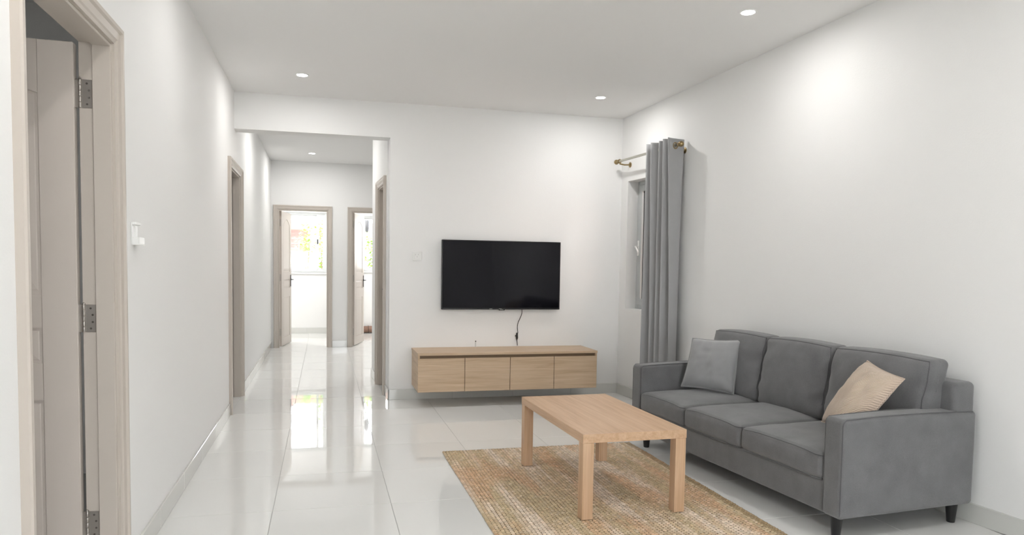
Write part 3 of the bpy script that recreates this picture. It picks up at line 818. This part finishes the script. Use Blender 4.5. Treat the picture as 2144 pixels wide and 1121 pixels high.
# ------------------------------------------------------------------ coffee table
TZ0, TZ1 = .0150, .474
tb = tag(empty('coffee_table', (1.612, 4.07, TZ0), math.radians(1.2)), 'low rectangular beech coffee table with square legs standing on the jute rug', 'table')
hx, hy = .304, .562; LW = .062
b = MB((0, 0, TZ0)); b.box((-hx, -hy, TZ1-.048), (hx, hy, TZ1), .0015); b.build('tabletop', M_BCHY, tb)
for sx in (-1, 1):
    for sy in (-1, 1):
        b = MB((0, 0, TZ0)); x0, x1 = sorted((sx*(hx-.002), sx*(hx-.002-LW))); y0, y1 = sorted((sy*(hy-.002), sy*(hy-.002-LW)))
        b.box((x0, y0, TZ0), (x1, y1, TZ1-.048), .0012); b.build('leg', M_BCHZ, tb)

# ------------------------------------------------------------------ sofa (local x = off the wall, local y = towards the viewer)
SD0, SD1, SS0, SS1 = .05, .95, 2.045, 4.162
AWI = .128; ZB = .115
base = (.5, 3.1, 0)
sofa = tag(empty('sofa', W(.5, 3.1, 0), THW), 'three-seat charcoal grey fabric sofa with black tapered legs along the right wall', 'sofa')
def fz(amp, sc, seed):
    def f(p, h):
        n_ = noise.noise_vector((p.x*sc+seed, p.y*sc, p.z*sc)); return p + n_*amp
    return f
b = MB(base); b.soft((SD0, SS0+AWI*.6, ZB), (SD1-.012, SS1-AWI*.6, .285), .016, 3, 10); b.build('base_frame', M_SOFA, sofa, smooth=True, angle=180)
for (s0, s1) in ((SS0, SS0+AWI), (SS1-AWI, SS1)):
    b = MB(base)
    def armf(p, h):
        # top bows a touch and drops off at the front corner
        if p.z > h.z*.6: p.z += .010*(1-(p.x/h.x)**2) - .004
        return p + noise.noise_vector((p.x*4+s0, p.y*4, p.z*4))*.002
    b.soft((SD0-.0, s0, ZB), (SD1, s1, .624), .024, 4, 12, armf); ao = b.build('armrest', M_SOFA, sofa, smooth=True, angle=180)
    b = MB(base); r = .020
    for sy, yy in ((1, s1-.007), (-1, s0+.007)):
        pts = [(SD1-.006, yy, ZB+.02), (SD1-.006, yy, .35), (SD1-.006, yy, .585), (SD1-.010, yy, .603), (SD1-.024, yy, .616)]
        pts += [(SD1-.024-(SD1-SD0-.05)*i/8, yy, .617 + .010*(1-(1-2*i/8)**2)) for i in range(1, 9)]
        b.tube(pts, .0032, 6)
    b.build('seam', M_PIPE, ao, smooth=True)
b = MB(base); b.soft((SD0, SS0+.01, ZB+.02), (SD0+.155, SS1-.012, .775), .03, 4, 10, fz(.003, 3, 4)); b.build('back_frame', M_SOFA, sofa, smooth=True, angle=180)
sb = [SS0+AWI, 2.765, 3.372, SS1-AWI]
for i in range(3):
    a, c = sb[i]+.002, sb[i+1]-.002
    def seatf(p, h, i=i):
        if p.z > 0:
            p.z += .030*(1-(p.y/h.y)**4)*(1-max(0, (p.x/h.x))**4)*(p.z/h.z)
            p.z += .003*noise.noise((p.x*7+i*5, p.y*7, 2))
        if p.x > h.x*.7: p.x += .012*(1-(p.y/h.y)**4)*(1-(p.z/h.z)**2) if abs(p.z) < h.z else 0
        return p
    b = MB(base); b.soft((SD0+.15, a, .281), (SD1+.004, c, .418), .032, 5, 14, seatf); so = b.build('seat_cushion', M_SOFA, sofa, smooth=True, angle=180)
    b = MB(base); ins = .010
    for zz, ex in ((.409, .0), (.288, .0)):
        pts = [(SD0+.4, a+ins*.25, zz)] + [(SD1-.03, a+ins*.25, zz), (SD1-.008, a+ins, zz), (SD1+.000, a+.035, zz)] + [(SD1+.003, a+.05+(c-a-.1)*k/8, zz + (.010*(1-(2*k/8-1)**4) if zz > .35 else 0)) for k in range(9)] + [(SD1+.000, c-.035, zz), (SD1-.008, c-ins, zz), (SD1-.03, c-ins*.25, zz), (SD0+.4, c-ins*.25, zz)]
        b.tube(pts, .0028, 6)
    b.build('piping', M_PIPE, so, smooth=True)
bb = [SS0+.105, 2.765, 3.385, SS1-.085]
for i in range(3):
    a, c = bb[i]+.003, bb[i+1]-.003
    hz_ = (.885-.405)/2
    def backf(p, h, i=i):
        k = (p.z/h.z+1)/2
        u = p.y/h.y
        bul = (1-u**4)*(1-(2*k-1)**4)
        if p.x > 0: p.x += .045*bul
        else: p.x -= .01*bul
        # pillowy top and creases at the side seams
        p.z += .012*(1-u*u)*(1 if p.z > h.z*.5 else 0)
        cr = max(0, abs(u)-.55)/.45
        p.x += .016*cr*noise.noise((p.z*17+i*3.1, p.y*6, 1.7+u))*(1 if p.x > 0 else .3)
        p.y += .006*cr*noise.noise((p.z*14+i*2.3, 5.2, p.x*9))
        p.x += .006*noise.noise((p.y*7+i*9, p.z*7, 3.3))
        p.x -= .085*k          # leans back
        return p
    b = MB(base); b.soft((SD0+.175, a, .425), (SD0+.325, c, .885), .036, 5, 26, backf); bo = b.build('back_cushion', M_SOFA, sofa, smooth=True, angle=180)
    b = MB(base)
    hh = Vector((.075, (c-a)/2, .23)); cc = Vector((SD0+.25, (a+c)/2, .655)); rr = .036*.30
    pts = [cc + backf(Vector((hh.x-rr, -hh.y+rr, hh.z*k/10)), hh) for k in range(-6, 9)]
    pts += [cc + backf(Vector((hh.x-rr, (hh.y-.02)*k/12, hh.z-rr)), hh) for k in range(-12, 13)]
    pts += [cc + backf(Vector((hh.x-rr, hh.y-rr, -hh.z*k/10)), hh) for k in range(-8, 7)]
    b.tube(pts, .0040, 6)
    b.build('piping', M_PIPE, bo, smooth=True)
for (d, s) in ((.895, 2.19), (.885, 4.075), (.11, 4.085), (.11, 2.15)):
    b = MB(base); b.lathe([(.019, 0), (.021, .003), (.032, .117)], (d, s, 0), (0, 0, 1), 14); b.build('leg', M_BLKP, sofa, smooth=True)

# scatter cushions
def cushion(name, label, corners, mat, T, group='scatter cushions on the sofa', rib=False):
    P = [W(*c) for c in corners]      # TL, TR, BR, BL
    base_ = (P[2]+P[3])/2
    o = tag(empty(name, base_), label, 'cushion', group)
    TL_, TR_, BR_, BL_ = P
    nrm = ((TR_-TL_).cross(BL_-TL_)).normalized()
    b = MB(base_); n_ = 26
    def pt(i, j, sg):
        u = -1+2*i/n_; v = -1+2*j/n_
        uu = u*(1-.055*(1-v*v)); vv = v*(1-.055*(1-u*u))
        a = (1+uu)/2; c = (1+vv)/2
        p = (BL_*(1-a)+BR_*a)*(1-c) + (TL_*(1-a)+TR_*a)*c
        e = max(0, (1-u*u))*max(0, (1-v*v))
        w_ = T*(e**.42)*(1+.12*noise.noise((u*2.2, v*2.2, sg*3)))
        w_ += .004*math.sin(9*u+7*v*u)*(1-abs(u)**3)*e**.3
        w_ += .007*noise.noise((u*5+T*40, v*5, sg))*e**.25
        if sg < 0: w_ *= .5
        return p + nrm*(-sg*w_)
    G = {}
    for sg in (-1, 1):
        for i in range(n_+1):
            for j in range(n_+1):
                edge = i in (0, n_) or j in (0, n_)
                k = (i, j, 0 if edge else sg)
                if k not in G: G[k] = b.bm.verts.new(pt(i, j, sg)-base_)
    gv = lambda i, j, sg: G[(i, j, 0 if (i in (0, n_) or j in (0, n_)) else sg)]
    for sg in (-1, 1):
        for i in range(n_):
            for j in range(n_):
                f = (gv(i, j, sg), gv(i+1, j, sg), gv(i+1, j+1, sg), gv(i, j+1, sg))
                b.bm.faces.new(f if sg > 0 else f[::-1])
    cv = b.build('cover', mat, o, smooth=True, angle=180)
    e = MB(base_); ring = [(i, 0) for i in range(n_)] + [(n_, j) for j in range(n_)] + [(n_-i, n_) for i in range(n_)] + [(0, n_-j) for j in range(n_)]
    e.tube([pt(i, j, 0) for i, j in ring + ring[:1]], .0035, 6); e.build('edge_seam', mat, o, smooth=True)
    return o
cushion('grey_cushion', 'smooth light grey square cushion leaning by the far armrest of the sofa',
        [(.545, 2.235, .828), (.31, 2.53, .838), (.43, 2.60, .452), (.635, 2.235, .462)], M_PIL1, .088)
cushion('beige_cushion', 'beige ribbed square cushion tilted against the near armrest of the sofa',
        [(.36, 3.72, .842), (.50, 4.10, .80), (.70, 3.97, .475), (.56, 3.60, .475)], M_PIL2, .085)

# ------------------------------------------------------------------ end room: rolled mat by the far wall
mt = tag(empty('rolled_mat', (1.05, YF-.09, 0)), 'reddish brown rolled mat lying by the wall beyond the right end door', 'mat')
b = MB(); pts = []
for i in range(40):
    a = i/39*4.2*2*PI; r = .018+.05*i/39; pts.append((r*math.cos(a), r*math.sin(a)+.072))
ring = []
for sx in (-.34, .34):
    ring.append([b.bm.verts.new((sx, p[0], p[1])) for p in pts])
for i in range(39): b.bm.faces.new((ring[0][i], ring[0][i+1], ring[1][i+1], ring[1][i]))
ro_ = b.build('roll', M_MAT, mt, smooth=True, angle=180); md = ro_.modifiers.new('thickness', 'SOLIDIFY'); md.thickness = .007
for sx in (-.2, .2):
    b = MB(); b.torus((sx, 0, .072), (1, 0, 0), .075, .004, 20, 6); b.build('tie', M_BLKP, mt, smooth=True)

# ------------------------------------------------------------------ outdoors, seen through the panes
mb = MB().box((-14, YF+.18, -.25), (14, 40, -.15)); tag(mb.build('ground', M_GROUND), kind='structure')
mb = MB().box((4.35, -8, -.25), (9, YF+.18, -.15)); tag(mb.build('ground_side', M_GROUND), kind='structure')
mb = MB().box((-14, -12, -.25), (9, YREAR-.2, -.15)); tag(mb.build('ground_rear', M_GROUND), kind='structure')
gw = tag(empty('garden_wall', (0, 18.4, -.15)), 'white rendered garden wall outside the end windows', 'wall')
b = MB(); b.box((-5, 0, 0), (5, .15, 1.75)); b.build('wall_body', M_EXTW, gw)
b = MB(); b.box((-5, -.03, 1.75), (5, .18, 1.81), .005); b.build('coping', M_EXTW, gw)
rl = tag(empty('metal_railing', (-.5, 18.47, 1.66)), 'rusty metal railing on top of the garden wall outside', 'railing')
for z in (.06, .18, .30):
    b = MB(); b.box((-.6, -.01, z), (.5, .01, z+.02)); b.build('rail', M_EXTD, rl)
for i in range(12):
    b = MB(); b.box((-.58+i*.095, -.008, 0), (-.565+i*.095, .008, .36)); b.build('baluster', M_EXTD, rl)
nh = tag(empty('neighbour_house', (-1.0, 21, -.15)), 'pinkish brown house with pale awning beyond the garden wall', 'house')
b = MB(); b.box((-4, 0, 0), (3.2, 3, 2.85)); b.build('house_wall', M_EXTP, nh)
b = MB(); b.prism([(-.9, 2.62), (3.1, 3.6), (3.1, 3.7), (-.9, 2.70)], 0, -4.2, 3.4); b.build('awning', M_EXTW, nh)
b = MB(); b.box((.08, -.03, 1.7), (.55, 0, 2.45)); wo = b.build('shutter_window', M_EXTD, nh)
for i in range(6):
    b = MB(); b.box((.10, -.045, 1.74+i*.115), (.53, -.03, 1.80+i*.115)); b.build('slat', M_EXTD, wo)
dp = tag(empty('drain_pipe', (-.88, 18.2, -.15)), 'pale grey bent drain pipe outside the left end window', 'pipe')
b = MB(); b.tube([(0, 0, 0), (0, 0, 2.3), (.01, 0, 2.45), (.06, 0, 2.53), (.16, 0, 2.56)], .03, 10); b.build('pipe_run', M_GPL, dp, smooth=True)
for z in (1.2, 2.0):
    b = MB(); b.box((-.045, -.04, z), (.045, .04, z+.03)); b.build('clip', M_GPL, dp)
def shrub(label, x, y, h, rad, n, z0=0, seed=1, cz=.5):
    rnd = random.Random(seed)
    o = tag(empty('garden_shrub', (x, y, -.15)), label, 'shrub', 'shrubs outside the end windows')
    b = MB(); tips = []
    for k in range(5):
        a = rnd.uniform(0, 2*PI); tip = (rad*.6*math.cos(a), rad*.6*math.sin(a), h*rnd.uniform(.7, 1)); tips.append(tip)
        b.tube([(0, 0, 0), (tip[0]*.2, tip[1]*.2, h*.4), tip], [.018, .012, .005], 6)
    b.build('stem', M_STEM, o, smooth=True)
    b = MB()
    for k in range(n):
        t = rnd.choice(tips); f = rnd.uniform(cz, 1.05)
        p = Vector((t[0]*f+rnd.gauss(0, rad*.35), t[1]*f+rnd.gauss(0, rad*.35), h*f*rnd.uniform(.85, 1.1)))
        a = rnd.uniform(0, 2*PI); e = rnd.uniform(-.7, .5); L = rnd.uniform(.07, .13); wv = L*.32
        u = Vector((math.cos(a)*math.cos(e), math.sin(a)*math.cos(e), math.sin(e))); v = u.cross(Vector((0, 0, 1))).normalized()
        w_ = u.cross(v)
        P_ = [p, p+u*L*.5+v*wv+w_*.012, p+u*L, p+u*L*.5-v*wv+w_*.012, p+u*L*.5]
        vs = [b.bm.verts.new(q) for q in P_]
        for f_ in ((0, 1, 4), (1, 2, 4), (2, 3, 4), (3, 0, 4)): b.bm.faces.new([vs[i] for i in f_])
    lo = b.build('leaves', M_GREEN, o); lo['kind'] = 'stuff'
shrub('tall leafy green shrub close outside the right sash of the left end window', .0, 16.1, 2.6, .22, 420, seed=3, cz=.45)
shrub('green shrub beside the railing outside the left end window', -.43, 18.0, 2.25, .16, 160, seed=5, cz=.8)
shrub('green shrub outside the right end window', .95, 16.3, 2.15, .2, 220, seed=8, cz=.7)
ln = tag(empty('hanging_lantern', (.91, 16.0, 2.05)), 'small dark lantern hanging outside the right end window', 'lantern')
b = MB(); b.tube([(0, 0, .9), (0, 0, .3)], .008, 6); b.build('cord', M_DARKM, ln)
b = MB(); b.lathe([(.0, .32), (.03, .30), (.05, .24), (.055, .1), (.035, .02), (0, 0)], n=14); b.build('shade', M_DARKM, ln, smooth=True)
nb = tag(empty('boundary_wall', W(-2.6, .5, -.15), THW), 'pinkish boundary wall outside the side window', 'wall')
b = MB(); b.box((-.15, -4, 0), (0, 3.5, 3.2)); b.build('wall_body', plain('pale_pink_render', (.72, .58, .52), .9, var=.06), nb)
b = MB(); b.box((-.18, -4.02, 3.2), (.03, 3.52, 3.26), .005); b.build('coping', M_EXTW, nb)
